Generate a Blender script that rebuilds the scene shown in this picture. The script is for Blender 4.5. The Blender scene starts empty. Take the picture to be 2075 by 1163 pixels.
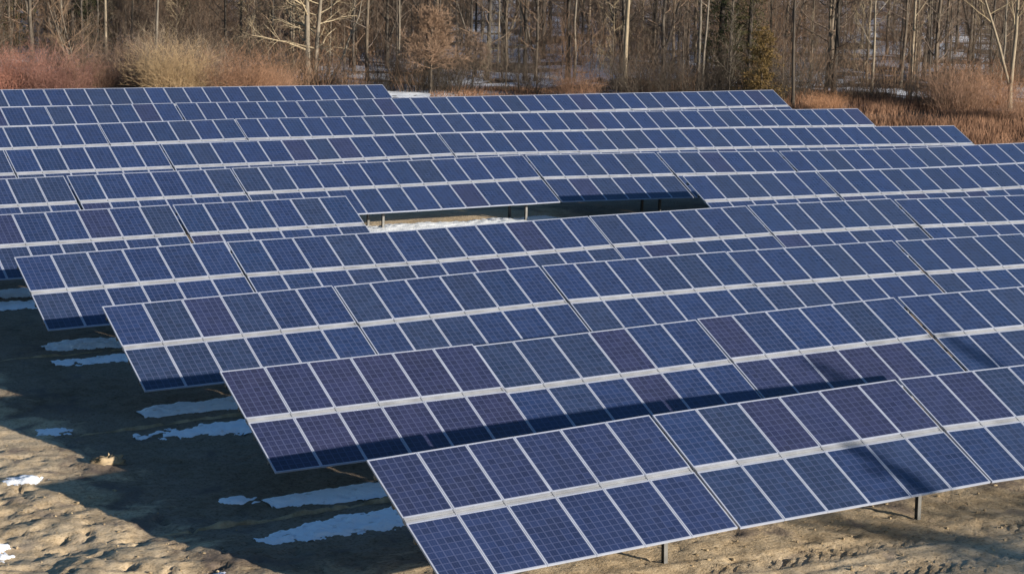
import bpy, math, random
import numpy as np
from mathutils import Matrix, Vector, noise

# ------------------------------------------------------------------ camera, world, sun, exposure
C = bpy.context.scene.collection
SC = bpy.context.scene
F_PX, PITCH, YAW, ROLL, CAM_H = 4106.2, 0.184770, 0.519669, 0.028007, 9.4855
cy_, sy_ = math.cos(YAW), math.sin(YAW); cp_, sp_ = math.cos(PITCH), math.sin(PITCH)
cr_, sr_ = math.cos(ROLL), math.sin(ROLL)
FWD = Vector((cp_*sy_, cp_*cy_, -sp_)); RGT0 = Vector((cy_, -sy_, 0)); UP0 = Vector((sp_*sy_, sp_*cy_, cp_))
RGT = RGT0*cr_ + UP0*sr_; UPV = UP0*cr_ - RGT0*sr_
cam = bpy.data.cameras.new('camera'); cam_o = bpy.data.objects.new('camera', cam); C.objects.link(cam_o)
cam.sensor_width = 36; cam.lens = F_PX/2075*36; cam.clip_start = 0.5; cam.clip_end = 5000
M = Matrix((RGT, UPV, -FWD)).transposed().to_4x4(); M.translation = Vector((0, 0, CAM_H)); cam_o.matrix_world = M
SC.camera = cam_o

SUN = Vector((0.5, -1.0, 0.268)).normalized()          # towards the sun: low winter sun from the front right
SUN_EL = math.asin(SUN.z); SUN_ROT = math.atan2(SUN.x, SUN.y)
W = bpy.data.worlds.new("World"); SC.world = W; W.use_nodes = True
wn = W.node_tree.nodes; wl = W.node_tree.links
sky = wn.new('ShaderNodeTexSky'); sky.sky_type = 'NISHITA'; sky.sun_disc = False
sky.sun_elevation = SUN_EL; sky.sun_rotation = SUN_ROT; sky.air_density = 1.0; sky.dust_density = 0.2; sky.ozone_density = 3.5
wn['Background'].inputs['Strength'].default_value = 0.068
hs = wn.new('ShaderNodeHueSaturation'); hs.inputs['Saturation'].default_value = 1.08
wl.new(sky.outputs[0], hs.inputs['Color']); wl.new(hs.outputs[0], wn['Background'].inputs['Color'])
sl = bpy.data.lights.new('sun', 'SUN'); sl.energy = 5.0; sl.angle = math.radians(0.5); sl.color = (1.0, 0.90, 0.77)
so = bpy.data.objects.new('sun', sl); C.objects.link(so); so.rotation_euler = SUN.to_track_quat('Z', 'Y').to_euler()
SC.view_settings.view_transform = 'Standard'; SC.view_settings.look = 'None'
SC.view_settings.exposure = 0.82; SC.view_settings.gamma = 1.0

random.seed(7); RN = np.random.default_rng(11)

# ------------------------------------------------------------------ layout (x, top edge z at left end, z at right end, panel columns)
TILT, PL, PG, HT = 0.44768, 1.5760, 0.1450, 2.30
ct, st = math.cos(TILT), math.sin(TILT)
ROWS = [
  (1, '', 31.758, [(15.355, -0.31, -0.082, 6), (21.445, -0.093, 0.061, 6), (27.515, 0.061, 0.061, 6)]),
  (2, '', 39.103, [(15.379, -0.262, -0.17, 6), (21.472, -0.212, -0.07, 6), (27.523, -0.054, 0.039, 6), (33.673, 0.035, 0.023, 6)]),
  (3, '', 46.292, [(15.197, -0.186, -0.081, 6), (21.31, -0.106, 0.045, 6), (27.393, 0.042, 0.076, 6), (33.445, 0.063, 0.048, 6), (39.613, 0.022, -0.041, 6)]),
  (4, '', 53.539, [(15.127, -0.167, -0.069, 6), (21.229, -0.091, -0.067, 6), (27.293, -0.06, 0.038, 6), (33.333, 0.042, 0.077, 6), (39.433, 0.089, 0.038, 6), (45.627, -0.005, -0.12, 6), (51.608, -0.12, -0.12, 6)]),
  (5, 'L', 60.649, [(10.002, -0.113, -0.113, 6), (16.029, -0.113, -0.065, 6), (22.206, -0.073, -0.061, 6)]),
  (5, 'R', 60.649, [(41.701, 0.059, -0.005, 6), (47.837, -0.012, -0.092, 6), (53.884, -0.092, -0.092, 6)]),
  (6, '', 68.116, [(14.945, -0.079, -0.053, 6), (21.084, -0.046, -0.027, 6), (27.178, -0.016, -0.009, 6), (33.233, -0.006, 0.028, 6), (39.349, 0.027, -0.08, 6), (45.482, -0.083, -0.236, 6), (51.664, -0.247, -0.343, 6), (57.582, -0.343, -0.341, 6), (63.659, -0.341, -0.341, 6)]),
  (7, '', 74.979, [(14.755, 0.064, 0.064, 6), (20.862, 0.064, 0.077, 6), (26.973, 0.081, 0.083, 6), (33.043, 0.085, 0.142, 6), (39.031, 0.141, 0.041, 6), (45.089, 0.037, -0.022, 6), (51.177, -0.028, -0.134, 6), (57.291, -0.145, -0.253, 6), (63.33, -0.265, -0.338, 4)]),
  (8, '', 82.288, [(20.814, 0.069, 0.109, 6), (26.901, 0.111, 0.155, 6), (32.975, 0.153, 0.109, 6), (39.057, 0.109, 0.09, 6), (45.108, 0.082, 0.005, 6), (51.185, -0.003, -0.079, 6), (57.261, -0.088, -0.165, 6), (63.26, -0.174, -0.226, 4)]),
  (9, '', 89.445, [(20.672, 0.143, 0.142, 6), (26.754, 0.141, 0.157, 6), (32.881, 0.155, 0.118, 6), (38.983, 0.121, 0.152, 6), (44.983, 0.15, 0.133, 6), (51.059, 0.131, 0.116, 6), (57.136, 0.115, 0.101, 6), (63.089, 0.1, 0.091, 4)]),
  (10, '', 96.241, [(22.616, 0.29, 0.273, 6), (28.608, 0.27, 0.232, 6), (34.708, 0.229, 0.193, 6), (40.762, 0.19, 0.154, 6)]),
]


CP = 1.0085      # module pitch along the row
for _r in ROWS:  # neighbouring tables stand clear of each other
    for _i in range(1, len(_r[3])):
        p_, q_ = _r[3][_i-1], _r[3][_i]; mn = p_[0] + p_[3]*CP + 0.012
        if q_[0] < mn: _r[3][_i] = (mn,) + q_[1:]

def at(u, D):
    """ground x,y seen at photo column u (of 2075) and horizontal depth D"""
    o = (u - 1037.5)/F_PX*(D*0.983 + 2.1)
    return D*sy_ + o*cy_, D*cy_ - o*sy_

BP = np.array([(x + 3, y - 1.5, (z0 + z1)/2 - HT) for _, _, y, ts in ROWS for x, z0, z1, n in ts])
def base_z(x, y):
    x = np.atleast_1d(np.asarray(x, float)); y = np.atleast_1d(np.asarray(y, float))
    out = np.empty(x.shape)
    for i in range(0, x.size, 4000):
        d2 = (x.ravel()[i:i+4000, None] - BP[:, 0])**2/64 + (y.ravel()[i:i+4000, None] - BP[:, 1])**2/30
        w = np.exp(-(d2 - d2.min(1, keepdims=True)))
        out.ravel()[i:i+4000] = (w*BP[:, 2]).sum(1)/w.sum(1)
    dep = x*sy_ + y*cy_
    far = np.clip((dep - 108)/20, 0, 1)
    out = out*(1 - far) + (-2.1)*far + 0.022*np.clip(dep - 135, 0, 400)
    return out
def gz(x, y): return float(base_z(x, y)[0])

# ------------------------------------------------------------------ small helpers
def tag(o, label=None, cat=None, group=None, kind=None):
    for k, v in (('label', label), ('category', cat), ('group', group), ('kind', kind)):
        if v: o[k] = v
    return o
def mesh_np(name, V, Fc, mats=(), mi=None, smooth=False):
    """V (n,3) array; Fc (m,3) or (m,4) int array or list of such arrays"""
    if not isinstance(Fc, list): Fc = [Fc]
    Fc = [np.asarray(f, np.int32) for f in Fc if len(f)]
    me = bpy.data.meshes.new(name)
    V = np.asarray(V, np.float32); nl = sum(f.size for f in Fc); nf = sum(len(f) for f in Fc)
    me.vertices.add(len(V)); me.vertices.foreach_set('co', V.ravel())
    me.loops.add(nl); me.loops.foreach_set('vertex_index', np.concatenate([f.ravel() for f in Fc]))
    me.polygons.add(nf)
    tot = np.concatenate([np.full(len(f), f.shape[1], np.int32) for f in Fc])
    me.polygons.foreach_set('loop_start', np.concatenate([[0], np.cumsum(tot)[:-1]]).astype(np.int32))
    me.polygons.foreach_set('loop_total', tot)
    if mi is not None: me.polygons.foreach_set('material_index', np.asarray(mi, np.int32))
    me.polygons.foreach_set('use_smooth', np.full(nf, smooth))
    for m in mats: me.materials.append(m)
    me.update(calc_edges=True); me.validate()
    return me
def obj(name, me, parent=None, loc=(0, 0, 0), rot=(0, 0, 0), scale=(1, 1, 1)):
    o = bpy.data.objects.new(name, me); C.objects.link(o); o.parent = parent
    o.location = loc; o.rotation_euler = rot; o.scale = scale
    return o
def empty(name, loc=(0, 0, 0), rot=(0, 0, 0)):
    o = obj(name, None, None, loc, rot); o.empty_display_size = 0.3; return o
class Boxes:
    def __init__(s): s.v = []; s.f = []
    def box(s, x0, x1, y0, y1, z0, z1):
        b = len(s.v); s.v += [(x, y, z) for z in (z0, z1) for y in (y0, y1) for x in (x0, x1)]
        s.f += [tuple(b + i for i in q) for q in ((0, 2, 3, 1), (4, 5, 7, 6), (0, 1, 5, 4), (2, 6, 7, 3), (0, 4, 6, 2), (1, 3, 7, 5))]
        return s
    def bar(s, p, q, w, h):
        """box along p->q in the yz plane or along x"""
        p = Vector(p); q = Vector(q); d = (q - p).normalized(); a = Vector((1, 0, 0)) if abs(d.x) < .9 else Vector((0, 1, 0))
        a = (a - d*a.dot(d)).normalized(); c = d.cross(a); b = len(s.v)
        for e in (p, q):
            for i, j in ((-1, -1), (1, -1), (1, 1), (-1, 1)): s.v.append(tuple(e + a*(w/2*i) + c*(h/2*j)))
        s.f += [tuple(b + i for i in r) for r in ((3, 2, 1, 0), (4, 5, 6, 7), (0, 1, 5, 4), (1, 2, 6, 5), (2, 3, 7, 6), (3, 0, 4, 7))]
        return s
    def mesh(s, name, m): return mesh_np(name, np.array(s.v), np.array(s.f), [m])

# ------------------------------------------------------------------ materials
def new_mat(name, rough=0.8, metal=0.0, spec=0.3):
    m = bpy.data.materials.new(name); m.use_nodes = True; b = m.node_tree.nodes['Principled BSDF']
    b.inputs['Roughness'].default_value = rough; b.inputs['Metallic'].default_value = metal
    b.inputs['Specular IOR Level'].default_value = spec
    return m, m.node_tree.nodes, m.node_tree.links, b
def N(n, t, **kw):
    x = n.new(t)
    for k, v in kw.items(): setattr(x, k, v)
    return x
def ramp(n, stops, interp='LINEAR'):
    r = n.new('ShaderNodeValToRGB'); r.color_ramp.interpolation = interp; e = r.color_ramp.elements
    while len(e) < len(stops): e.new(0.5)
    for i, (p, c) in enumerate(stops): e[i].position = p; e[i].color = (*c, 1) if len(c) == 3 else c
    return r
def noise_node(n, l, co, scale, detail=4, rough=0.55, dist=0.0):
    t = n.new('ShaderNodeTexNoise'); t.inputs['Scale'].default_value = scale; t.inputs['Detail'].default_value = detail
    t.inputs['Roughness'].default_value = rough; t.inputs['Distortion'].default_value = dist
    l.new(co, t.inputs['Vector']); return t
def mathn(n, l, op, a, b=None, clamp=False):
    m = n.new('ShaderNodeMath'); m.operation = op; m.use_clamp = clamp
    for i, v in enumerate((a, b)):
        if v is None: continue
        if isinstance(v, (int, float)): m.inputs[i].default_value = v
        else: l.new(v, m.inputs[i])
    return m.outputs[0]
def mixc(n, l, fac, a, b, mode='MIX'):
    m = n.new('ShaderNodeMix'); m.data_type = 'RGBA'; m.blend_type = mode
    if isinstance(fac, (int, float)): m.inputs[0].default_value = fac
    else: l.new(fac, m.inputs[0])
    for i, v in ((6, a), (7, b)):
        if isinstance(v, tuple): m.inputs[i].default_value = (*v, 1)
        else: l.new(v, m.inputs[i])
    return m.outputs[2]

def mat_cells():
    m, n, l, b = new_mat('solar_cells', 0.16, 0, 0.5)
    uv = N(n, 'ShaderNodeUVMap'); sep = N(n, 'ShaderNodeSeparateXYZ'); l.new(uv.outputs[0], sep.inputs[0])
    oi = N(n, 'ShaderNodeObjectInfo')
    def lines(sock, k, th):
        f = mathn(n, l, 'FRACT', mathn(n, l, 'MULTIPLY', sock, k))
        a = mathn(n, l, 'ABSOLUTE', mathn(n, l, 'SUBTRACT', f, 0.5))
        return mathn(n, l, 'GREATER_THAN', a, 0.5 - th)
    gx = lines(sep.outputs[0], 6, 0.085); gy = lines(sep.outputs[1], 10, 0.065)
    grid = mathn(n, l, 'MAXIMUM', gx, gy)
    bus = lines(sep.outputs[0], 18, 0.05)
    cid = N(n, 'ShaderNodeCombineXYZ')
    l.new(mathn(n, l, 'FLOOR', mathn(n, l, 'MULTIPLY', sep.outputs[0], 6)), cid.inputs[0])
    l.new(mathn(n, l, 'FLOOR', mathn(n, l, 'MULTIPLY', sep.outputs[1], 10)), cid.inputs[1])
    l.new(mathn(n, l, 'MULTIPLY', oi.outputs['Random'], 50), cid.inputs[2])
    wn_ = N(n, 'ShaderNodeTexWhiteNoise'); l.new(cid.outputs[0], wn_.inputs['Vector'])
    tco = N(n, 'ShaderNodeTexCoord'); fl = noise_node(n, l, tco.outputs['Object'], 38, 3, 0.6)
    v = mathn(n, l, 'ADD', mathn(n, l, 'ADD', mathn(n, l, 'MULTIPLY', wn_.outputs[0], 0.36), mathn(n, l, 'MULTIPLY', fl.outputs[0], 0.30)), 0.70)
    hsv = N(n, 'ShaderNodeHueSaturation'); l.new(oi.outputs['Color'], hsv.inputs['Color']); l.new(v, hsv.inputs['Value'])
    # dust film, heavier towards the lower edge of the module
    geo = N(n, 'ShaderNodeNewGeometry')
    nz = noise_node(n, l, geo.outputs['Position'], 1.6, 5, 0.6)
    dust = mathn(n, l, 'MULTIPLY', nz.outputs[0], 0.035)
    c1 = mixc(n, l, mathn(n, l, 'MULTIPLY', bus, 0.16), hsv.outputs[0], (0.14, 0.15, 0.22))
    c2 = mixc(n, l, mathn(n, l, 'MULTIPLY', grid, 0.29), c1, (0.12, 0.145, 0.27))
    c3 = mixc(n, l, dust, c2, (0.30, 0.27, 0.22))
    l.new(c3, b.inputs['Base Color'])
    b.inputs['Coat Weight'].default_value = 0.6; b.inputs['Coat Roughness'].default_value = 0.06
    rr = mathn(n, l, 'ADD', mathn(n, l, 'MULTIPLY', nz.outputs[0], 0.25), 0.18); l.new(rr, b.inputs['Roughness'])
    return m
def mat_metal(name, col, rough=0.45, metal=0.6, var=0.25, scale=6):
    m, n, l, b = new_mat(name, rough, metal, 0.4)
    geo = N(n, 'ShaderNodeNewGeometry'); nz = noise_node(n, l, geo.outputs['Position'], scale, 4, 0.6)
    r = ramp(n, [(0.3, tuple(c*(1-var) for c in col)), (0.7, tuple(min(1, c*(1+var*.4)) for c in col))])
    l.new(nz.outputs[0], r.inputs[0]); l.new(r.outputs[0], b.inputs['Base Color']); return m
def mat_bark(name, c0, c1, rough=0.95):
    m, n, l, b = new_mat(name, rough, 0, 0.1)
    tc = N(n, 'ShaderNodeTexCoord'); mp = N(n, 'ShaderNodeMapping'); mp.inputs['Scale'].default_value = (3, 3, 0.7)
    l.new(tc.outputs['Object'], mp.inputs[0]); nz = noise_node(n, l, mp.outputs[0], 2.2, 6, 0.7)
    oi = N(n, 'ShaderNodeObjectInfo')
    r = ramp(n, [(0.32, c0), (0.66, c1)]); l.new(nz.outputs[0], r.inputs[0])
    h = N(n, 'ShaderNodeHueSaturation'); l.new(r.outputs[0], h.inputs['Color'])
    l.new(mathn(n, l, 'ADD', mathn(n, l, 'MULTIPLY', oi.outputs['Random'], 0.7), 0.65), h.inputs['Value'])
    l.new(mathn(n, l, 'ADD', mathn(n, l, 'MULTIPLY', oi.outputs['Random'], 0.5), 0.7), h.inputs['Saturation'])
    l.new(h.outputs[0], b.inputs['Base Color']); return m
def mat_snow():
    m, n, l, b = new_mat('snow', 0.7, 0, 0.3)
    geo = N(n, 'ShaderNodeNewGeometry'); nz = noise_node(n, l, geo.outputs['Position'], 4.0, 6, 0.65)
    r = ramp(n, [(0.28, (0.50, 0.50, 0.50)), (0.42, (0.86, 0.90, 0.94))]); l.new(nz.outputs[0], r.inputs[0])
    l.new(r.outputs[0], b.inputs['Base Color'])
    bp = N(n, 'ShaderNodeBump'); bp.inputs['Strength'].default_value = 0.4; bp.inputs['Distance'].default_value = 0.05
    n2 = noise_node(n, l, geo.outputs['Position'], 14, 5, 0.6); l.new(n2.outputs[0], bp.inputs['Height']); l.new(bp.outputs[0], b.inputs['Normal'])
    return m
def mat_ground():
    m, n, l, b = new_mat('ground', 0.95, 0, 0.15)
    geo = N(n, 'ShaderNodeNewGeometry'); P = geo.outputs['Position']
    big = noise_node(n, l, P, 0.35, 5, 0.6, 0.4); mid = noise_node(n, l, P, 2.2, 6, 0.65); fine = noise_node(n, l, P, 14, 6, 0.7)
    sand = ramp(n, [(0.30, (0.25, 0.185, 0.11)), (0.46, (0.48, 0.37, 0.235)), (0.68, (0.60, 0.495, 0.345))])
    l.new(mathn(n, l, 'ADD', mathn(n, l, 'MULTIPLY', mid.outputs[0], 0.55), mathn(n, l, 'MULTIPLY', big.outputs[0], 0.45)), sand.inputs[0])
    grit = ramp(n, [(0.36, (0.45, 0.42, 0.36)), (0.50, (1, 1, 1))]); l.new(fine.outputs[0], grit.inputs[0])
    sandc = mixc(n, l, 0.8, sand.outputs[0], grit.outputs[0], 'MULTIPLY')
    # damp grey-pink soil patches
    pk = ramp(n, [(0.56, (0, 0, 0)), (0.66, (1, 1, 1))]); n3 = noise_node(n, l, P, 0.8, 5, 0.6, 0.8); l.new(n3.outputs[0], pk.inputs[0])
    sandc = mixc(n, l, mathn(n, l, 'MULTIPLY', pk.outputs[0], 0.6), sandc, (0.29, 0.235, 0.19))
    # shade of the rows painted into the soil colour, ragged-edged; gap and bank spared
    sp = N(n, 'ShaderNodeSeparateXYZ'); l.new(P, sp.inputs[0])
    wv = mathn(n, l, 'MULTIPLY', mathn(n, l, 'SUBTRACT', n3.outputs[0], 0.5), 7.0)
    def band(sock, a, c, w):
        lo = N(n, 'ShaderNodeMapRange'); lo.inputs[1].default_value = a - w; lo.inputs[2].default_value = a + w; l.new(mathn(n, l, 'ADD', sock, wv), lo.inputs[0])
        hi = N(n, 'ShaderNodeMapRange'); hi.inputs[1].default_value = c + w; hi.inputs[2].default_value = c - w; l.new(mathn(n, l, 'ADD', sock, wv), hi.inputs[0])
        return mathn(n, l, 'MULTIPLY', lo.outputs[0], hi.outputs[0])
    row_shade = mathn(n, l, 'MULTIPLY', band(sp.outputs[0], 12.8, 200, 0.5), band(sp.outputs[1], 31.6, 99, 0.6))
    open_gap = mathn(n, l, 'MULTIPLY', band(sp.outputs[0], 28, 41, 1.0), band(sp.outputs[1], 65, 71, 1.0))
    row_shade = mathn(n, l, 'MULTIPLY', row_shade, mathn(n, l, 'SUBTRACT', 1.0, open_gap))
    sandc = mixc(n, l, mathn(n, l, 'MULTIPLY', row_shade, 0.85), sandc, mixc(n, l, 1.0, sandc, (0.35, 0.35, 0.41), 'MULTIPLY'))
    # woodland floor beyond the panels: leaf litter with old snow lying in it
    sep = N(n, 'ShaderNodeSeparateXYZ'); l.new(P, sep.inputs[0])
    dep = mathn(n, l, 'ADD', mathn(n, l, 'MULTIPLY', sep.outputs[0], sy_), mathn(n, l, 'MULTIPLY', sep.outputs[1], cy_))
    wob = mathn(n, l, 'MULTIPLY', mathn(n, l, 'SUBTRACT', big.outputs[0], 0.5), 16)
    depw = mathn(n, l, 'ADD', dep, wob)
    def step(a, c):
        mr = N(n, 'ShaderNodeMapRange'); mr.inputs[1].default_value = a; mr.inputs[2].default_value = c; l.new(depw, mr.inputs[0]); return mr.outputs[0]
    lit = ramp(n, [(0.35, (0.035, 0.026, 0.020)), (0.6, (0.09, 0.062, 0.042)), (0.75, (0.13, 0.09, 0.06))])
    n4 = noise_node(n, l, P, 1.4, 7, 0.7); l.new(n4.outputs[0], lit.inputs[0])
    sn = noise_node(n, l, P, 0.16, 7, 0.68, 0.6); snr = ramp(n, [(0.465, (0, 0, 0)), (0.505, (1, 1, 1))]); l.new(sn.outputs[0], snr.inputs[0])
    floor = mixc(n, l, mathn(n, l, 'MULTIPLY', snr.outputs[0], step(124, 136)), lit.outputs[0], (0.72, 0.74, 0.78))
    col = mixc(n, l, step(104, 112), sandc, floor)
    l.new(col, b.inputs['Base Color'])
    bp = N(n, 'ShaderNodeBump'); bp.inputs['Strength'].default_value = 0.9; bp.inputs['Distance'].default_value = 0.05
    l.new(mathn(n, l, 'ADD', mid.outputs[0], mathn(n, l, 'MULTIPLY', fine.outputs[0], 0.35)), bp.inputs['Height']); l.new(bp.outputs[0], b.inputs['Normal'])
    return m
def mat_tint(name, c0, c1, scale=1.2, rough=0.9):
    m, n, l, b = new_mat(name, rough, 0, 0.1)
    geo = N(n, 'ShaderNodeNewGeometry'); nz = noise_node(n, l, geo.outputs['Position'], scale, 5, 0.65)
    r = ramp(n, [(0.34, c0), (0.64, c1)]); l.new(nz.outputs[0], r.inputs[0]); l.new(r.outputs[0], b.inputs['Base Color']); return m

M_CELL = mat_cells()
M_BACK = mat_metal('backsheet', (0.62, 0.62, 0.60), 0.6, 0.0, 0.1)
M_FRAME = mat_metal('anodised_frame', (0.42, 0.46, 0.56), 0.45, 0.25, 0.12, 3)
M_RAIL = mat_metal('galvanised_rail', (0.34, 0.355, 0.38), 0.5, 0.12, 0.30, 2.2)
M_STEEL = mat_metal('galvanised_steel', (0.15, 0.15, 0.145), 0.6, 0.5, 0.3, 5)
M_SNOW = mat_snow(); M_GROUND = mat_ground()
M_SOIL = mat_tint('dry_soil', (0.20, 0.15, 0.09), (0.42, 0.33, 0.21), 3)
M_BARK = mat_bark('grey_bark', (0.045, 0.038, 0.032), (0.17, 0.14, 0.108))
M_PALE = mat_bark('pale_bark', (0.14, 0.115, 0.085), (0.31, 0.26, 0.19))
M_DARK = mat_bark('dark_bark', (0.035, 0.030, 0.026), (0.09, 0.075, 0.06))
M_TWIG = mat_bark('brown_twigs', (0.060, 0.046, 0.036), (0.22, 0.162, 0.120))
M_PTWIG = mat_bark('pale_twigs', (0.20, 0.165, 0.115), (0.36, 0.30, 0.21))
M_RED = mat_bark('red_twigs', (0.19, 0.105, 0.062), (0.45, 0.265, 0.165))
M_TAN = mat_bark('tan_stems', (0.28, 0.20, 0.12), (0.48, 0.36, 0.22))
M_OCHRE = mat_bark('ochre_needles', (0.07, 0.050, 0.020), (0.19, 0.125, 0.048))
M_GREEN = mat_bark('dark_needles', (0.022, 0.032, 0.016), (0.060, 0.070, 0.032))
M_RUST = mat_bark('rust_red_twigs', (0.20, 0.085, 0.055), (0.50, 0.22, 0.15))
M_REDTWIG = mat_bark('rusty_twigs', (0.17, 0.110, 0.072), (0.33, 0.215, 0.140))
M_OLIVE = mat_bark('olive_needles', (0.045, 0.048, 0.016), (0.12, 0.105, 0.035))
M_BRUSH = mat_tint('dead_brush', (0.14, 0.078, 0.050), (0.32, 0.185, 0.115), 0.35)

# ------------------------------------------------------------------ ground
def axis(segs):
    out = []
    for a, b, s in segs: out += list(np.arange(a, b, s))
    return np.array(out + [segs[-1][1]])
xs = axis([(-1500, -100, 200), (-100, -10, 10), (-10, 7, 1.0), (7, 34, 0.09), (34, 60, 0.6), (60, 260, 3), (260, 500, 20), (500, 2500, 250)])
ys = axis([(-1000, -50, 150), (-50, 20, 5), (20, 25, 0.5), (25, 47, 0.09), (47, 75, 0.4), (75, 130, 1.5), (130, 300, 4), (300, 600, 25), (600, 2500, 250)])
GX, GY = np.meshgrid(xs, ys)
GZ = base_z(GX.ravel(), GY.ravel()).reshape(GX.shape)
def fbm(x, y, s, o=4, seed=0.0): return noise.fractal(Vector((x*s + seed, y*s - seed, seed)), 0.9, 2.1, o)
def relief(x, y):
    """lumps of graded, churned-up soil around the near rows"""
    h = 0.035*fbm(x, y, 0.7, 3, 3.1) + 0.022*fbm(x, y, 2.6, 4, 9.7)
    # the disturbed bank at the left of the rows
    m = 1/(1 + math.exp((x + 0.28*(y - 33) - 14.0)*1.6))
    h += m*(0.10 + 0.13*fbm(x, y, 0.55, 3, 17.0) + 0.034*fbm(x, y, 4.3, 5, 23.0))
    # pock marks
    p = fbm(x, y, 3.1, 2, 41.0)
    if p > 0.32: h -= 0.26*(p - 0.32)*(0.35 + m)
    # wheel ruts with tread marks in front of the frontmost row
    if y < 30.5 and x > 16:
        q = y + 0.10*(x - 22) + 0.12*math.sin(x*.4)
        for c0 in (29.15, 27.7):
            dd = abs(q - c0)
            if dd < 0.42:
                w = 1 - (dd/0.42)**4
                h += w*(-0.022 + 0.026*max(0, .6 + 1.6*fbm(x, y, .9, 2, 61.0))*(1 if math.sin((x*0.92 - y*0.4 + dd*0.8)*2*math.pi/0.26) > 0 else -1))
            elif dd < 0.62: h += 0.012
    return h
for j, y in enumerate(ys):
    if 20 < y < 75:
        for i, x in enumerate(xs):
            if 5 < x < 60 and (y < 47 or abs(fbm(x, y, .3)) >= 0): GZ[j, i] += relief(x, y)
V = np.stack([GX.ravel(), GY.ravel(), GZ.ravel()], 1); nx = len(xs)
idx = np.arange(GX.size).reshape(GX.shape)
Fq = np.stack([idx[:-1, :-1].ravel(), idx[:-1, 1:].ravel(), idx[1:, 1:].ravel(), idx[1:, :-1].ravel()], 1)
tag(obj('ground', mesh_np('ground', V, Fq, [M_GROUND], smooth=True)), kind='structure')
def surf(x, y): return gz(x, y) + (relief(x, y) if (5 < x < 60 and 20 < y < 75) else 0)

# ------------------------------------------------------------------ snow lying on the ground
def snow_patch(name, x0, x1, y0, y1, seed, prof, step=0.05, thick=0.07, thr=0.0, lumps=1.0):
    nxx = int((x1 - x0)/step) + 1; nyy = int((y1 - y0)/step) + 1
    X = np.linspace(x0, x1, nxx); Y = np.linspace(y0, y1, nyy); H = np.zeros((nyy, nxx)); Zb = np.zeros((nyy, nxx))
    for j, y in enumerate(Y):
        for i, x in enumerate(X):
            s = (x - x0)/(x1 - x0); t = (y - y0)/(y1 - y0)
            H[j, i] = prof(s, t) + lumps*(0.32*fbm(x, y, 1.1, 4, seed) + 0.34*fbm(x, y, 4.5, 4, seed + 5)) - thr
    bz = base_z(*[a.ravel() for a in np.meshgrid(X, Y)]).reshape(nyy, nxx)
    vid = -np.ones((nyy, nxx), int); V = []; F = []
    for j in range(nyy - 1):
        for i in range(nxx - 1):
            if H[j:j+2, i:i+2].max() > 0:
                q = []
                for jj, ii in ((j, i), (j, i+1), (j+1, i+1), (j+1, i)):
                    if vid[jj, ii] < 0:
                        vid[jj, ii] = len(V); h = H[jj, ii]
                        V.append((X[ii], Y[jj], bz[jj, ii] + relief(X[ii], Y[jj]) + (0.012 + thick*min(1, h*1.6) if h > 0 else -0.02)))
                    q.append(vid[jj, ii])
                F.append(q)
    return obj(name, mesh_np(name, np.array(V), np.array(F), [M_SNOW], smooth=True))
def streak(s, t): return 0.92 - abs(2*t - 1)**1.8*1.0 - max(0, 0.16 - s)*4.0
def patchy(s, t): return 0.50 - abs(2*t - 1)**2*0.6 - max(0, 0.35 - s)*1.5
SN = 0
for (xa, ya, wa, fn, sd) in (
        (15.45, 36.55, 1.05, streak, 1.0), (14.3, 34.55, 1.25, patchy, 2.0),
        (15.5, 44.35, 1.1, streak, 3.0), (14.7, 42.35, 1.2, patchy, 4.0),
        (15.5, 52.0, 1.2, streak, 5.0), (15.2, 50.1, 1.2, patchy, 6.0),
        (13.0, 59.6, 1.2, streak, 7.0), (12.5, 57.9, 1.3, patchy, 8.0)):
    tag(snow_patch('snow', xa - 0.1, xa + 7, ya - wa/2, ya + wa/2, sd*7.3, fn, 0.05), kind='structure')
def blob(s, t): return 0.55 - 1.1*math.hypot(2*s - 1, 2*t - 1)
for (cx, cy, wx, wy, sd) in ((14.85, 37.0, 0.7, 0.40, 1), (11.4, 39.85, 0.75, 0.6, 2), (9.2, 35.8, 1.2, 1.4, 3), (13.1, 43.7, 0.8, 0.7, 4), (12.7, 32.6, 0.7, 0.5, 6)):
    tag(snow_patch('snow', cx - wx, cx + wx, cy - wy, cy + wy, sd*3.7, blob, 0.05, 0.05), kind='structure')
tag(snow_patch('snow', 28.5, 40, 64.6, 67.65, 31.0, lambda s, t: 0.9 - abs(2*t - 0.75)**2*0.9, 0.08, 0.08), kind='structure')
px, py = at(815, 127)
tag(snow_patch('snow', px - 5, px + 6, py - 5, py + 4, 12.0, lambda s, t: 0.55 - 1.2*math.hypot(2*s - 1, 2*t - 1)*.8, 0.3, 0.06), kind='structure')

# dry soil ridges left by the cable trenches, running out from under the rows
def ridge(x0, y0, x1, y1, w, h, seed):
    L = math.hypot(x1 - x0, y1 - y0); n = int(L/0.06); V = []; F = []
    for i in range(n + 1):
        s = i/n; x = x0 + (x1 - x0)*s; y = y0 + (y1 - y0)*s + 0.06*fbm(x0 + s*L, seed, 0.8)
        a = max(0.0, 0.65 + 0.9*fbm(s*L, seed, 1.3, 3, seed))*min(1, s*6, (1 - s)*20)
        z = surf(x, y)
        for k, (o, hh) in enumerate(((-1, -.03), (-.45, .8), (.1, 1), (.5, .75), (1, -.03))):
            V.append((x, y + o*w*(.4 + .6*a), z + (hh*h*a if hh > 0 else -0.03) - (0.04 if a == 0 else 0)))
        if i:
            b = (i - 1)*5; F += [(b + k, b + k + 1, b + k + 6, b + k + 5) for k in range(4)]
    return tag(obj('soil_ridge', mesh_np('soil_ridge', np.array(V), np.array(F), [M_SOIL], smooth=True)), kind='structure')
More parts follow.
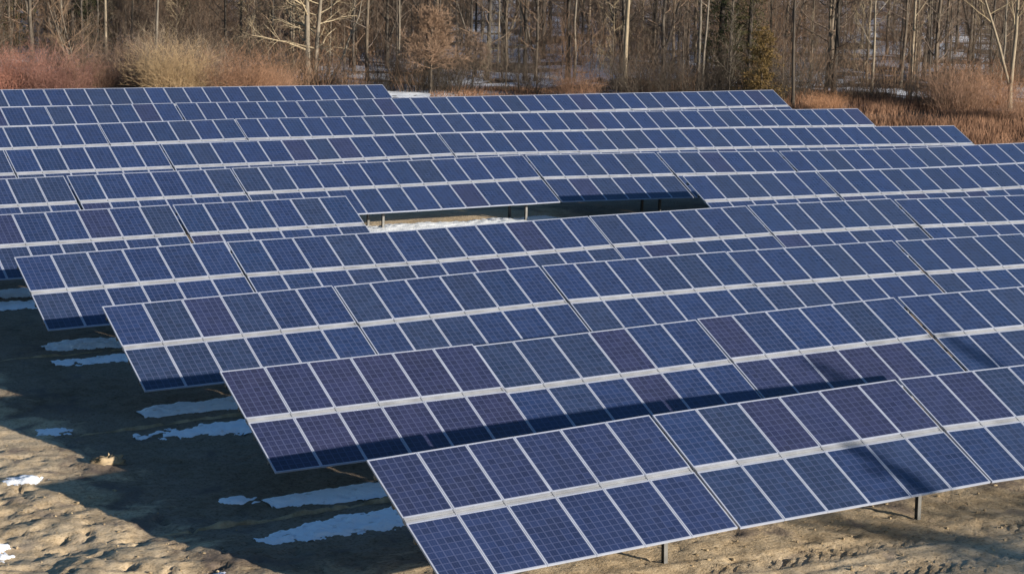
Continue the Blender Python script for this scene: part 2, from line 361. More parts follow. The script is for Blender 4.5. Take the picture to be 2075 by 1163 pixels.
ridge(12.6, 35.45, 22, 36.0, 0.11, 0.10, 4.0); ridge(13.2, 43.1, 24, 43.6, 0.11, 0.09, 7.0); ridge(13.4, 50.9, 23, 51.4, 0.07, 0.05, 9.0)

# clods and stones strewn over the disturbed soil
cv = []; cf = []; rr = random.Random(5)
ico = [(0, 0, 1), (.89, 0, .45), (.28, .85, .45), (-.72, .53, .45), (-.72, -.53, .45), (.28, -.85, .45), (.72, .53, -.45), (-.28, .85, -.45), (-.89, 0, -.45), (-.28, -.85, -.45), (.72, -.53, -.45), (0, 0, -1)]
icf = [(0,1,2),(0,2,3),(0,3,4),(0,4,5),(0,5,1),(1,6,2),(2,7,3),(3,8,4),(4,9,5),(5,10,1),(2,6,7),(3,7,8),(4,8,9),(5,9,10),(1,10,6),(11,7,6),(11,8,7),(11,9,8),(11,10,9),(11,6,10)]
for k in range(1900):
    if k < 800: x = rr.uniform(8, 15.5); y = rr.uniform(30, 45); lim = 14.2 - 0.28*(y - 33)
    else: x = rr.uniform(16, 32); y = rr.uniform(25, 31); lim = 99
    if x > lim + rr.gauss(0, .5): continue
    s = 0.010 + 0.045*rr.random()**5; a = rr.uniform(0, 6.28); e = [rr.uniform(.6, 1.2) for _ in range(3)]; b = len(cv); z = surf(x, y)
    for p in ico:
        q = rr.uniform(.75, 1.2)
        cv.append((x + s*q*(p[0]*e[0]*math.cos(a) - p[1]*e[1]*math.sin(a)), y + s*q*(p[0]*e[0]*math.sin(a) + p[1]*e[1]*math.cos(a)), z + s*q*p[2]*e[2]*.7 + s*.2))
    cf += [tuple(b + i for i in t) for t in icf]
tag(obj('soil_clods', mesh_np('soil_clods', np.array(cv), np.array(cf), [M_SOIL])), 'small clods and stones strewn over the sandy ground', 'soil clods', kind='stuff')

# one bigger lump of soil standing clear of the bank in the sunlight
cx, cy = 13.45, 40.75
V = []; F = []; nu, nv = 26, 12
for j in range(nv + 1):
    th = j/nv*math.pi/2
    for i in range(nu):
        ph = i/nu*2*math.pi; r = 1 + 0.42*noise.fractal(Vector((math.cos(ph)*1.6, math.sin(ph)*1.9, th*2.5)), .8, 2.2, 5)
        V.append((cx + 0.42*r*math.cos(th)*math.cos(ph), cy + 0.24*r*math.cos(th)*math.sin(ph), gz(cx, cy) - 0.05 + 0.20*r*math.sin(th)))
        if j: F.append(((j-1)*nu + i, (j-1)*nu + (i+1) % nu, j*nu + (i+1) % nu, j*nu + i))
tag(obj('soil_heap', mesh_np('soil_heap', np.array(V), np.array(F), [M_SOIL], smooth=True)), 'small sunlit heap of sandy soil just off the tip of the bank at left', 'soil heap')

# ------------------------------------------------------------------ solar tables
pw = 1.0005
bx = Boxes().box(0.030, pw - 0.030, -PL + 0.03, -0.030, -0.030, -0.004)
me_panel = bx.mesh('solar_panel', M_BACK); me_panel.materials.append(M_CELL)
me_panel.polygons[1].material_index = 1
uvl = me_panel.uv_layers.new(name='UVMap')
for p in me_panel.polygons:
    for li in p.loop_indices:
        co = me_panel.vertices[me_panel.loops[li].vertex_index].co
        uvl.data[li].uv = ((co.x - 0.030)/(pw - 0.06), (co.y + PL - 0.03)/(PL - 0.06))
fw = 0.027
fb = Boxes().box(0, pw, -fw, 0, -0.04, 0.0).box(0, pw, -PL, -PL + fw, -0.04, 0.0).box(0, fw, -PL + fw, -fw, -0.04, 0.0).box(pw - fw, pw, -PL + fw, -fw, -0.04, 0.0)
me_frame = fb.mesh('panel_frame', M_FRAME)
def rail_mesh(n, name):
    b = Boxes(); L = n*CP - 0.008
    b.box(0, L, -PL - 0.062, -PL - 0.010, -0.055, -0.008).box(0, L, -PL - PG + 0.010, -PL - 0.083, -0.055, -0.008).box(0, L, -PL - PG + 0.02, -PL - 0.02, -0.075, -0.0555)
    for k in range(n + 1):   # module clamps over the joints
        x = min(max(k*CP - 0.004, 0.03), L - 0.03)
        b.box(x - 0.02, x + 0.02, -PL - PG + 0.004, -PL - 0.004, -0.012, 0.001)
    return b.mesh(name, M_RAIL)
def purlin_mesh(n, off): return Boxes().box(0, n*CP - 0.008, -off - 0.04, -off + 0.04, -0.125, -0.042).mesh('purlin', M_STEEL)
me_rail = {n: rail_mesh(n, 'centre_rail') for n in (4, 6)}
offs = (0.38, 1.18, PL + PG + 0.38, PL + PG + 1.18)
me_purl = {(n, o): purlin_mesh(n, o) for n in (4, 6) for o in offs}
def pt(off, dn=0.0): return (0, -off*ct - dn*(-st) , HT - off*st - dn*ct)   # point under the table, off down the slope, dn below it
rf = Boxes().bar(pt(0.15, 0.175), pt(2*PL + PG - 0.25, 0.175), 0.06, 0.10); me_raft = rf.mesh('rafter', M_STEEL)
offF, offR = 2.15, 0.75
def post_mesh(off):
    p = pt(off, 0.226); b = Boxes()
    b.box(-0.04, 0.04, p[1] - 0.05, p[1] - 0.04, -0.45, p[2]).box(-0.04, 0.04, p[1] + 0.04, p[1] + 0.05, -0.45, p[2]).box(-0.005, 0.005, p[1] - 0.04, p[1] + 0.04, -0.45, p[2])
    return b.mesh('post', M_STEEL)
me_post = {o: post_mesh(o) for o in (offF, offR)}
a = pt(offF, 0.24); c = pt(1.25, 0.23)
me_brace = Boxes().bar((0.06, a[1], 0.35), (0.06, c[1], c[2] + 0.02), 0.035, 0.035).mesh('brace', M_STEEL)

BLUE = [(0.0140, 0.0310, 0.096), (0.0145, 0.0315, 0.092), (0.0150, 0.0310, 0.090), (0.0140, 0.0325, 0.092), (0.0145, 0.0325, 0.098)]
PURP = [(0.0215, 0.0262, 0.072), (0.0200, 0.0265, 0.075), (0.0225, 0.0265, 0.070)]
TEAL = [(0.017, 0.033, 0.084), (0.018, 0.034, 0.082)]
def make_proto(n):
    root = empty('solar_table')
    for up in (1, 0):
        for k in range(n):
            off = 0 if up else PL + PG
            p = obj('solar_panel', me_panel, root, (k*CP, -off*ct, HT - off*st), (TILT, 0, 0))
            obj('panel_frame', me_frame, p)
    obj('centre_rail', me_rail[n], root, (0, 0, HT), (TILT, 0, 0))
    for o in offs: obj('purlin', me_purl[(n, o)], root, (0, 0, HT), (TILT, 0, 0))
    xp = min(5.2, n - 0.8)
    for x in (xp, ):
        obj('rafter', me_raft, root, (x, 0, 0)); obj('post', me_post[offF], root, (x, 0, 0)); obj('post', me_post[offR], root, (x, 0, 0)); obj('brace', me_brace, root, (x, 0, 0))
    return root
KIDS = {}
def children(o):
    return [c for c in C.objects if c.parent == o]
def copy_tree(o, parent=None, src=None):
    c = o.copy(); C.objects.link(c); c.parent = parent
    for ch in src[o.name]: copy_tree(ch, c, src)
    return c
protos = {n: make_proto(n) for n in (6, 4)}
SRC = {}
for o in list(C.objects):
    SRC.setdefault(o.name, [])
    if o.parent: SRC.setdefault(o.parent.name, []).append(o)
used = set()
ORD = ['first', 'second', 'third', 'fourth', 'fifth', 'sixth', 'seventh', 'eighth', 'ninth', 'tenth']
RNAME = {1: 'the frontmost row', 2: 'the second row', 3: 'the third row', 4: 'the fourth row', 5: 'the fifth row from the front',
         6: 'the sixth row', 7: 'the seventh row', 8: 'the third row from the back', 9: 'the second row from the back', 10: 'the short rearmost row'}
PURPLE = {(1, 1, 1, 2), (1, 1, 1, 4), (1, 1, 1, 5), (2, 1, 1, 3), (2, 2, 1, 0), (1, 2, 1, 1), (2, 2, 0, 1), (2, 2, 0, 2), (2, 2, 0, 3), (2, 2, 0, 4), (2, 1, 0, 3)}
rg = random.Random(3)
for r, side, y, ts in ROWS:
    nt = len(ts)
    for ti, (x, z0, z1, n) in enumerate(ts):
        pr = protos[n]
        if n in used: t = copy_tree(pr, None, SRC)
        else: used.add(n); t = pr
        t.location = (x, y, (z0) - HT); t.rotation_euler = (0, -math.atan2(z1 - z0, n), 0)
        where = '%s from the left' % ORD[ti] if ti < nt - 1 else ('cut by the right edge' if x + n > 0 and r <= 6 and side != 'L' else 'at the right-hand end')
        if ti == 0: where = 'at the left-hand end' if (r <= 4 or side == 'R') else 'cut by the left edge'
        rn = RNAME[r]
        if side == 'L': rn = 'the fifth row, left part'
        if side == 'R': rn = 'the fifth row, right part'
        if side == 'L' and ti == nt - 1: where = 'beside the bare gap'
        look = 'blue solar table'
        if r == 2 and ti == 0: look = 'purplish solar table'
        if r == 1 and ti == 1: look = 'partly purple solar table'
        if n == 4: look = 'short four-column blue solar table'
        tag(t, '%s %s of %s' % (look, where, rn), 'solar table', 'solar tables standing in ten long rows')
        ci = 0
        for ch in ([c for c in t.children] if True else []):
            if not ch.name.startswith('solar_panel'): continue
            up = 1 if abs(ch.location.y) < 0.1 else 0; k = int(round(ch.location.x/CP))
            key = (r, ti, up, k); q = rg.random()
            if (r == 2 and ti == 0) or key in PURPLE: c = rg.choice(PURP)
            elif r == 2 and ti == 1: c = rg.choice(TEAL + BLUE[:2])
            elif r == 1 and ti == 0: c = rg.choice([(0.0170, 0.0285, 0.084), (0.0160, 0.029, 0.087), (0.0180, 0.028, 0.081)])
            elif r <= 3 and q < 0.015: c = rg.choice(PURP)
            elif q < 0.06: c = (0.021, 0.029, 0.080)
            elif q < 0.30: c = rg.choice(TEAL)
            else: c = rg.choice(BLUE)
            f = 0.90*rg.uniform(0.92, 1.08); ch.color = (c[0]*f, c[1]*f, c[2]*f, 1)
            ch.rotation_euler = (TILT + rg.gauss(0, .0018), rg.gauss(0, .0012), 0)

# ------------------------------------------------------------------ vegetation
class Tubes:
    def __init__(s): s.v = []; s.f = []
    def chain(s, P, R, k=4):
        n = len(P); b = len(s.v); d = None
        for i in range(n):
            t = (P[min(i+1, n-1)] - P[max(i-1, 0)]).normalized()
            a = Vector((1, 0, 0)) if abs(t.x) < .8 else Vector((0, 1, 0))
            if d is not None: a = d
            a = (a - t*a.dot(t)); a.normalize(); d = a; c = t.cross(a)
            for q in range(k):
                w = 2*math.pi*q/k; e = P[i] + a*(R[i]*math.cos(w)) + c*(R[i]*math.sin(w)); s.v.append((e.x, e.y, e.z))
        for i in range(n - 1):
            for q in range(k):
                s.f.append((b + i*k + q, b + i*k + (q+1) % k, b + (i+1)*k + (q+1) % k, b + (i+1)*k + q))
    def mesh(s, name, m): return mesh_np(name, np.array(s.v), np.array(s.f), [m], smooth=True)
def rvec(g, up=0.0):
    v = Vector((g.gauss(0, 1), g.gauss(0, 1), g.gauss(0, 1) + up)); return v.normalized()
MINR = 0.007
def limb(g, T, p, d, L, r, sub, lvl, curl, k=4):
    """a limb with side branches and twigs; sub = (branches, twigs per branch)"""
    n = 5 if lvl == 0 else 3; P = [p.copy()]; q = p.copy(); dd = d.copy()
    for i in range(n):
        dd = (dd + rvec(g)*0.20 + Vector((0, 0, curl))).normalized(); q = q + dd*(L/n); P.append(q.copy())
    T.chain(P, [r*(1 - 0.8*i/n) for i in range(n + 1)], k)
    if lvl < len(sub):
        m = sub[lvl]
        for j in range(m):
            s = (0.18 + 0.82*(j + g.random())/m)*n; i = min(int(s), n - 1); a = P[i].lerp(P[i+1], s - i)
            ax = (P[i+1] - P[i]).normalized(); side = rvec(g); side = (side - ax*side.dot(ax)).normalized()
            nd = (ax*0.75 + side*0.8 + Vector((0, 0, 0.12))).normalized()
            limb(g, T, a, nd, L*(0.5 - 0.22*s/n)*g.uniform(.7, 1.2), max(MINR, r*(1 - .75*s/n)*0.5), sub, lvl + 1, curl*0.7, 3)
def trunk_pts(g, H, lean, wob, n=9, p0=Vector((0, 0, -0.3)), d0=None):
    P = [p0.copy()]; d = (Vector((lean[0], lean[1], 1))).normalized() if d0 is None else d0.normalized(); q = p0.copy()
    for i in range(n):
        dd = (d + Vector((g.gauss(0, wob), g.gauss(0, wob), 0))).normalized(); q = q + dd*(H/n); P.append(q.copy())
    return P
def bare_tree(seed, H, r, lean=(0, 0), wob=.05, start=.25, nl=18, spread=.32, sub=(5, 4), angle=.55, curl=.10, stems=1, vs=.16, bark=None, twig=None, fork=None, droop=0):
    g = random.Random(seed); TR = Tubes(); CR = Tubes(); stemsP = []
    for sidx in range(stems):
        l = lean if stems == 1 else (lean[0] + g.uniform(-vs, vs) + (-.02 if sidx == 0 else .045), lean[1] + g.uniform(-.1, .1))
        P = trunk_pts(g, H*(1 - .1*sidx), l, wob, p0=Vector((sidx*r*1.6, 0, -0.3))); rr_ = r*(1 if sidx == 0 else .8)
        R = [rr_*(1.25 if i == 0 else 1 - 0.88*(i/9)**0.9) for i in range(10)]; TR.chain(P, R, 8); stemsP.append((P, R))
        if fork and sidx == 0:
            i = max(1, int(fork*9)); d = Vector((g.choice([-1, 1])*.35, g.uniform(-.2, .2), 1))
            P2 = trunk_pts(g, H*(1 - fork)*.9, (0, 0), wob, p0=P[i], d0=d); R2 = [R[i]*.8*(1 - .88*j/9) for j in range(10)]; TR.chain(P2, R2, 7); stemsP.append((P2, R2))
    for P, R in stemsP:
        for j in range(nl):
            s = start + (1 - start)*((j + g.random())/nl)**0.9; f = s*9; i = min(int(f), 8); a = P[i].lerp(P[i+1], f - i)
            w = g.uniform(0, 6.283); up = angle + 0.5*s
            d = Vector((math.cos(w), math.sin(w), up - droop*(1 - s))).normalized()
            L = H*spread*(1.05 - 0.75*s)*g.uniform(.6, 1.15)
            limb(g, CR, a, d, L, max(.012, R[i]*.42), sub, 0, curl)
    return TR.mesh('trunk', bark or M_BARK), CR.mesh('crown', twig or M_TWIG)
def shrub_mesh(seed, H, Wd, n, mat, sub=(4,), r=.014, fan=.5, curl=-.02, lean=(0, 0)):
    g = random.Random(seed); T = Tubes()
    for i in range(n):
        w = g.uniform(0, 6.283); q = g.random()**.5*Wd*.45; p = Vector((q*math.cos(w), q*math.sin(w), -0.1))
        d = Vector((fan*math.cos(w)*q/Wd*2 + g.gauss(0, .18) + lean[0], fan*math.sin(w)*q/Wd*2 + g.gauss(0, .18) + lean[1], 1)).normalized()
        limb(g, T, p, d, H*g.uniform(.55, 1.05), r*g.uniform(.7, 1.2), sub, 0, curl, 3)
    return T.mesh('shrub', mat)
def conifer(seed, H, R, mat, dens=1.0, ragged=.3, low=.06, power=.85):
    g = random.Random(seed); TR = Tubes(); P = trunk_pts(g, H*.97, (0, 0), .012); TR.chain(P, [H*.018*(1 - .93*i/9) for i in range(10)], 7)
    rn = np.random.default_rng(seed); V = []; n_w = int(H*3.2*dens)
    for j in range(n_w):
        s = low + (1 - low)*(j/n_w); z = s*H; L0 = R*(1 - s)**power + .15
        for b in range(g.randint(5, 8)):
            w = g.uniform(0, 6.283); L = L0*g.uniform(1 - ragged*1.6, 1 + ragged*.3); dz = g.uniform(-.30, .05)
            m = int(48*dens*max(.5, L)); t = rn.random(m)**.7
            spread = .16*L + .06
            c = np.stack([math.cos(w)*L*t, math.sin(w)*L*t, z + dz*L*t + .10*L*t*t], 1) + rn.normal(0, 1, (m, 3))*np.stack([spread*(1.05 - .7*t)*.6]*2 + [spread*.30*np.ones(m)], 1)
            a = rn.normal(0, 1, (m, 3)); a /= np.linalg.norm(a, axis=1)[:, None]; bb = np.cross(a, rn.normal(0, 1, (m, 3))); bb /= np.linalg.norm(bb, axis=1)[:, None]
            sz = rn.uniform(.035, .085, (m, 1)); V.append(np.stack([c - a*sz, c + a*sz, c + bb*sz*.55 - np.array([0, 0, .03])], 1).reshape(-1, 3))
    V = np.concatenate(V); F = np.arange(len(V)).reshape(-1, 3)
    return TR.mesh('trunk', M_DARK), mesh_np('crown', V, F, [mat])
TREES = 'trees'
def put(name, parts, xy, label, cat, group=None, rot=0.0, sc=1.0, dz=0.0):
    x, y = xy; e = empty(name, (x, y, gz(x, y) + dz), (0, 0, rot)); e.scale = (sc, sc, sc)
    for nm, me in zip(('trunk', 'crown'), parts): obj(nm, me, e)
    return tag(e, label, cat, group)
def put1(name, me, xy, label, cat, group=None, rot=0.0, sc=(1, 1, 1), kind=None):
    x, y = xy; o = obj(name, me, None, (x, y, gz(x, y)), (0, 0, rot), sc); return tag(o, label, cat, group, kind)

# trees one can single out along the edge of the wood
R_ = YAW   # local x axis of each of these is turned to run along the wood's edge
put('pale_tree', bare_tree(21, 15, .23, vs=.01, wob=.02, start=.12, nl=30, spread=.36, sub=(8, 5), angle=.12, curl=.03, stems=2, bark=M_PALE, twig=M_PTWIG), at(613, 131),
    'large pale twin-stemmed bare tree with wide arching branches behind the rearmost row', 'tree', rot=-R_)
put('leaning_tree', bare_tree(22, 8, .10, lean=(.35, 0), wob=.10, start=.2, nl=10, spread=.3, bark=M_PALE, twig=M_PTWIG), at(648, 130), 'thin crooked pale tree leaning to the right beside the large twin-stemmed tree', 'tree', rot=-R_)
MINR = 0.011
put('small_tree', bare_tree(23, 5.3, .12, wob=.04, start=.34, nl=80, spread=.56, sub=(11, 9), angle=.22, curl=.0, bark=M_BARK, twig=M_REDTWIG), at(860, 127),
    'small round-headed tree with a dense rusty brown crown on a short trunk', 'tree', rot=-R_)
put('small_tree', bare_tree(24, 3.9, .07, wob=.06, start=.25, nl=60, spread=.55, sub=(8, 7), angle=.1, curl=.0, bark=M_BARK, twig=M_REDTWIG), at(945, 130),
    'low brown-twigged tree just right of the small round-headed tree', 'tree', rot=-R_)
MINR = 0.007
put('pale_tree', bare_tree(25, 16, .17, wob=.015, start=.33, nl=16, spread=.30, sub=(6, 5), angle=.2, curl=.10, bark=M_PALE, twig=M_PTWIG), at(1255, 133), 'slim straight pale trunk with arching limbs high up, behind the middle of the row ends', 'tree', rot=-R_)
put('pale_tree', bare_tree(26, 15, .13, wob=.012, start=.40, nl=14, spread=.22, stems=2, vs=.01, bark=M_PALE, twig=M_PTWIG), at(1402, 132), 'tall pale pair of straight stems just left of the dark evergreens', 'tree', rot=-R_)
put('pale_tree', bare_tree(27, 15, .16, wob=.03, start=.3, nl=16, spread=.28, fork=.12, bark=M_PALE, twig=M_PTWIG), at(2035, 127), 'pale tree forking low down above the red brush near the right edge', 'tree', rot=-R_)
put('pale_tree', bare_tree(28, 15, .13, wob=.03, start=.3, nl=14, spread=.25, bark=M_PALE, twig=M_PTWIG), at(1832, 133), 'slender pale bare tree behind the red brush, third clear trunk from the right', 'tree', rot=-R_)
put('pale_tree', bare_tree(29, 14, .11, wob=.02, start=.25, nl=14, spread=.25, bark=M_PALE, twig=M_PTWIG), at(1755, 131), 'thin pale straight stem standing over the strip of snow at right', 'tree', rot=-R_)
put('dark_tree', bare_tree(30, 15, .19, wob=.03, start=.3, nl=16, spread=.28, bark=M_DARK, twig=M_TWIG), at(1678, 133), 'thick dark trunk right of the end of the second row from the back', 'tree', rot=-R_)
put('dark_tree', bare_tree(31, 14, .12, lean=(-.03, 0), wob=.02, start=.35, nl=14, spread=.25, bark=M_DARK, twig=M_TWIG), at(1596, 124), 'thin dark trunk touching the right end of the second row from the back', 'tree', rot=-R_)
put('dark_tree', bare_tree(32, 15, .20, wob=.02, start=.4, nl=14, spread=.25, bark=M_DARK, twig=M_TWIG), at(1138, 138), 'dark thick trunk in front of a snowy clearing in the middle of the wood', 'tree', rot=-R_)
put('dark_tree', bare_tree(33, 15, .16, wob=.02, start=.4, nl=14, spread=.25, bark=M_DARK, twig=M_TWIG), at(1052, 138), 'dark straight trunk at the left side of the snowy clearing', 'tree', rot=-R_)
put('crooked_tree', bare_tree(34, 8.5, .13, lean=(-.3, 0), wob=.10, start=.12, nl=14, spread=.36, stems=3, sub=(6, 5), bark=M_BARK, twig=M_TWIG), at(135, 127), 'crooked many-stemmed grey tree leaning left above the red shrubs at the far left', 'tree', rot=-R_)
put('pale_tree', bare_tree(35, 14, .13, wob=.015, start=.4, nl=12, spread=.22, bark=M_PALE, twig=M_TWIG), at(204, 138), 'straight yellowish trunk beside a bright gap in the wood at the far left', 'tree', rot=-R_)
put('pale_tree', bare_tree(36, 14, .12, lean=(.03, 0), wob=.02, start=.35, nl=12, spread=.22, bark=M_PALE, twig=M_TWIG), at(302, 131), 'pale straight trunk rising behind the large tan clump', 'tree', rot=-R_)
put('evergreen', conifer(41, 15, 2.3, M_GREEN, 1.2, .35), at(1447, 137), 'dark green evergreen right of the pale pair of stems', 'tree', rot=0)
put('evergreen', conifer(42, 4.9, 1.7, M_OCHRE, 1.6, .40, .02, .45), at(1530, 126), 'ochre-brown feathery evergreen behind the right end of the second row from the back', 'tree')
put('evergreen', conifer(43, 13, 1.8, M_OLIVE, 1.2, .4), at(1503, 134), 'olive green evergreen close behind the ochre-brown one', 'tree')
put('evergreen', conifer(44, 14, 2.3, M_GREEN, 1.0, .4), at(170, 148), 'dark evergreen at the far left beside the bright gap in the wood', 'tree')
put('evergreen', conifer(45, 14, 2.4, M_GREEN, 1.0, .4), at(352, 150), 'dark evergreen in the shade behind the tan clump', 'tree')
put('evergreen', conifer(46, 12, 2.2, M_GREEN, 1.0, .4), at(12, 145), 'dark green evergreen cut by the left edge of the picture', 'tree')
# evergreens standing out of the picture at the right; their tops shade the front tables
for i, (x, y, H, R, sd) in enumerate(((40.2, 0.0, 10.45, 2.7, 51), (43.3, 0.5, 8.75, 3.0, 52), (48.2, 0.0, 12.1, 1.9, 53), (52.8, 0.0, 12.4, 1.8, 54), (46.6, 0.8, 8.5, 3.0, 55), (41.9, -3.0, 9.3, 3.5, 56))):
    e = empty('evergreen', (x, y, -2.8))
    for nm, me in zip(('trunk', 'crown'), conifer(sd, H, R, M_GREEN, 1.25, .15, .03, .85 if R < 2.9 else .2)): obj(nm, me, e)
    tag(e, '%s evergreen of the group out in front of the rows to the right' % ('leftmost', 'broad second', 'tall third', 'farthest', 'broad low', 'rear broad')[i], 'tree', 'evergreens in front of the rows at right')

# the wood: several shapes of bare tree, each copied many times
kinds = []
for i in range(7): kinds.append(('bare_tree', bare_tree(100 + i, 15 + i % 3, .075 + .014*i, wob=.03, start=.08 + .03*(i % 3), nl=24, spread=.24, sub=(5, 4), angle=.35, curl=.10, fork=(.2 if i in (2, 5) else None), bark=(M_BARK, M_PALE, M_BARK, M_DARK, M_BARK, M_BARK, M_BARK)[i])))
sap = [('sapling', bare_tree(120 + i, 6 + i, .045, wob=.05, start=.10, nl=24, spread=.30, sub=(5, 4), angle=.5, curl=.08, bark=M_BARK, twig=(M_TWIG, M_TWIG, M_PTWIG, M_TWIG)[i])) for i in range(4)]
placed = []
def scatter(n, D0, D1, mind, g, bias=1.0):
    out = []; tries = 0
    while len(out) < n and tries < n*60:
        tries += 1; D = D0 + (D1 - D0)*g.random()**bias; u = g.uniform(-90, 2165); p = at(u, D)
        # a thinner, snowy part of the wood in the middle and right of the middle
        if (960 < u < 1220 or 1570 < u < 1800) and g.random() < .45: continue
        if all((p[0]-a)**2 + (p[1]-b)**2 > mind*mind for a, b in placed): placed.append(p); out.append((p, u, D))
    return out
g = random.Random(77)
def copy_thing(name, parts, p, label, cat, group, rot, sc):
    return put(name, parts, p, label, cat, group, rot, sc)
for (p, u, D) in scatter(270, 133, 178, 1.3, g, 0.8):
    k = g.randrange(7); nm, parts = kinds[k]
    copy_thing(nm, parts, p, 'bare winter tree standing among many like it in the wood behind the panels', 'tree', 'bare trees of the wood', g.uniform(0, 6.28), g.uniform(.8, 1.2))
for (p, u, D) in scatter(280, 128, 176, 0.7, g, 0.9):
    k = g.randrange(4); nm, parts = sap[k]
    copy_thing(nm, parts, p, 'thin twiggy sapling among many like it under the bare trees of the wood', 'tree', 'saplings of the wood', g.uniform(0, 6.28), g.uniform(.55, 1.05))
def merged(name, templ, items, label, cat):
    """many far trees as one mesh"""
    Vs = []; Fs = []; off = 0; mi = []; mats = []
    cache = []
    for parts in templ:
        c = []
        for me in parts:
            v = np.empty(len(me.vertices)*3, np.float32); me.vertices.foreach_get('co', v); f = np.empty(len(me.loops), np.int32); me.loops.foreach_get('vertex_index', f)
            mt = me.materials[0]
            if mt not in mats: mats.append(mt)
            c.append((v.reshape(-1, 3), f.reshape(-1, 4), mats.index(mt)))
        cache.append(c)
    for (p, k, rot, sc) in items:
        z = gz(*p); cr, sr = math.cos(rot), math.sin(rot)
        for v, f, m in cache[k]:
            w = np.stack([(v[:, 0]*cr - v[:, 1]*sr)*sc + p[0], (v[:, 0]*sr + v[:, 1]*cr)*sc + p[1], v[:, 2]*sc + z], 1)
            Vs.append(w); Fs.append(f + off); off += len(w); mi.append(np.full(len(f), m))
    return tag(obj(name, mesh_np(name, np.concatenate(Vs), np.concatenate(Fs), mats, np.concatenate(mi), True)), label, cat, kind='stuff')
ft = [bare_tree(140 + i, 15, .09 + .015*i, wob=.03, start=.12, nl=12, spread=.24, sub=(3,), angle=.4, bark=(M_BARK, M_BARK, M_DARK)[i % 3]) for i in range(5)]
ft += [bare_tree(150 + i, 7, .05, wob=.05, start=.08, nl=16, spread=.3, sub=(4,), angle=.5) for i in range(2)]
it = [(p, g.randrange(7), g.uniform(0, 6.28), g.uniform(.8, 1.2)) for (p, u, D) in scatter(1000, 178, 330, 1.3, g, 0.8)]
merged('far_wood', ft, it, 'the deeper bare wood beyond the nearer trees, seen as a mass of trunks', 'wood')
# undergrowth: low twiggy thicket on the floor of the wood
ug = [(shrub_mesh(170 + i, 4.6, 2.4, 40, (M_TWIG, M_REDTWIG)[i], (5, 2), .012, .35),) for i in range(2)] + [(shrub_mesh(160 + i, 2.6, 2.2, 46, (M_TWIG, M_DARK, M_REDTWIG, M_DARK)[i], (4,), .011),) for i in range(4)]
it = []
for k in range(1550):
    D = 127 + 120*g.random()**1.3; u = g.uniform(-90, 2165); p = at(u, D)
    if noise.noise(Vector((p[0]*.09, p[1]*.09, 5))) < -.12: continue
    if (940 < u < 1240 or 1560 < u < 1900) and g.random() < .6: continue
    it.append((p, g.choice((0, 0, 0, 1, 2, 3, 4, 5) if D > 136 else (2, 3, 4, 5)), g.uniform(0, 6.28), g.uniform(.6, 1.5)))
merged('undergrowth', ug, it, 'low twiggy undergrowth covering the floor of the wood', 'undergrowth')

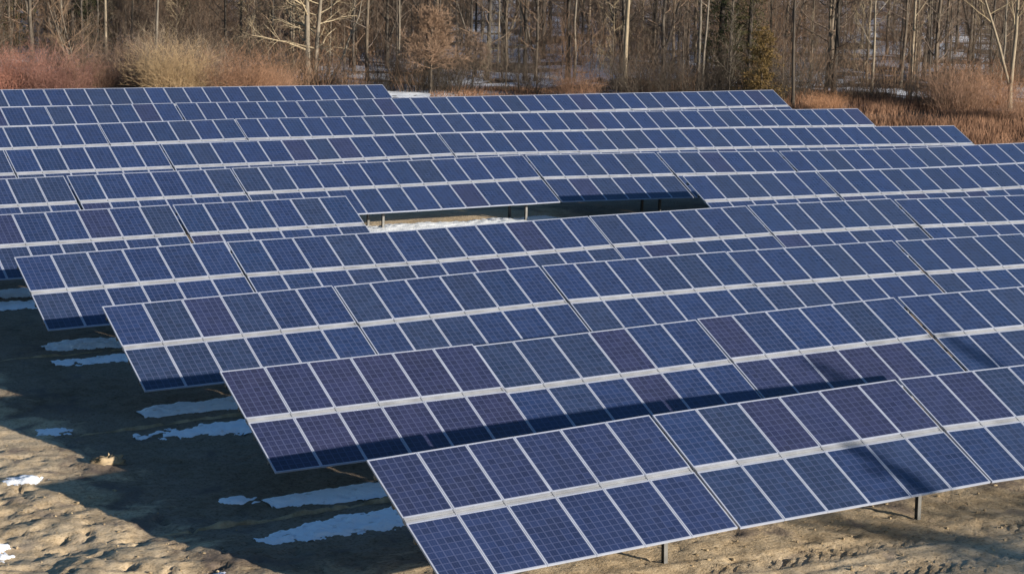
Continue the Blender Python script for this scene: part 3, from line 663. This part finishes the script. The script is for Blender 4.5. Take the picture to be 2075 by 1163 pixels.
# shrubs along the edge of the wood
SHR = [shrub_mesh(200 + i, 3.2, 3.0, 150, M_RED, (5, 2), .013, .55) for i in range(3)]
SHRED = shrub_mesh(205, 3.2, 3.0, 150, M_RUST, (5, 2), .013, .55)
SHB = [shrub_mesh(210 + i, 3.0, 2.6, 130, M_TWIG, (5, 2), .013, .6) for i in range(2)]
for j, (u, D, s, lab) in enumerate(((-25, 117, .95, 'rust-red shrub cut by the left edge of the picture'), (45, 119, 1.0, 'tall rust-red shrub at the far left behind the rearmost row'), (105, 118, .85, 'dark red shrub left of the twisted stems'),
        (165, 120, .72, 'low brownish red shrub under the crooked grey tree'), (225, 122, .80, 'brownish red shrub left of the large tan clump'), (265, 124, 1.0, 'red-brown upright shrub touching the tan clump on its left'),
        (420, 121, .92, 'orange-brown shrub touching the tan clump on its right'), (470, 120, .95, 'orange-brown spreading shrub second to the right of the tan clump'), (515, 122, .70, 'low rusty shrub left of the large pale tree'), (560, 125, .5, 'small rusty shrub at the foot of the large pale tree'),
        (1160, 126, .62, 'reddish shrub in front of the snowy clearing, left of the slim pale trunk'), (1660, 122, .45, 'small brown shrub beside the thick dark trunk at right'), (1930, 125, 1.0, 'tall red-brown shrub at the back of the red brush, left of the low-forking tree'), (1985, 128, .9, 'red-brown shrub close left of the low-forking tree'), (2070, 120, .8, 'rusty shrub cut by the right edge of the picture'), (1885, 127, .9, 'brown twiggy shrub at the back of the red brush'))):
    put1('shrub', SHRED if j < 3 else (SHR + SHB)[j % 3 if j != 15 else 4], at(u, D), lab, 'shrub', rot=j*1.3, sc=(s*1.15, s*1.15, s))
put1('tan_shrub', shrub_mesh(220, 3.5, 2.7, 280, M_TAN, (4, 2), .014, .45), at(340, 118.5), 'large tan feathery clump behind the rearmost row', 'shrub', rot=.4)
put1('tan_shrub', shrub_mesh(221, 4.2, 1.8, 110, M_TAN, (4, 2), .014, .25, lean=(-.1, .05)), at(322, 121.5), 'tall tan plume of stems rising out of the back of the large tan clump', 'shrub')
put1('tan_shrub', shrub_mesh(222, 3.6, 2.0, 100, M_TAN, (4, 2), .014, .35), at(395, 121), 'tan plume of stems right of the large tan clump', 'shrub')

# dead brush and rough grass between the rows and the wood
n = 230000
D = 96 + 36*RN.random(n)**.9; u = RN.uniform(-120, 2200, n)
o = (u - 1037.5)/F_PX*(D*0.983 + 2.1); X = D*sy_ + o*cy_; Y = D*cy_ - o*sy_
cl = np.array([noise.noise(Vector((x*.35, y*.35, 1.5))) for x, y in zip(X[:], Y[:])])
keep = ~((u > 765) & (u < 860) & (D > 120)) & ((Y > 100.5) | (X > 71)) & (RN.random(n) < np.clip(.62 + cl*1.3, 0.08, 1))
X = X[keep]; Y = Y[keep]; D = D[keep]; u = u[keep]; cl = cl[keep]; n = len(X)
Zg = base_z(X, Y); tall = np.clip((X - 68)/6, 0, 1)*np.where(u > 1590, 1, 0)
h = (0.14 + .25*RN.random(n)) + tall*(.06 + .36*RN.random(n)**1.5)*(0.8 + cl)
w = .011 + .014*RN.random(n); a = RN.uniform(0, np.pi, n); lx, ly = RN.normal(0, .35, n)*h, RN.normal(0, .35, n)*h
V = np.stack([np.stack([X - w*np.cos(a), Y - w*np.sin(a), Zg - .02], 1), np.stack([X + w*np.cos(a), Y + w*np.sin(a), Zg - .02], 1), np.stack([X + lx, Y + ly, Zg + h], 1)], 1).reshape(-1, 3)
tag(obj('dead_brush', mesh_np('dead_brush', V, np.arange(3*n).reshape(-1, 3), [M_BRUSH])), 'red-brown dead brush and rough grass between the rows and the wood', 'dead brush', kind='stuff')
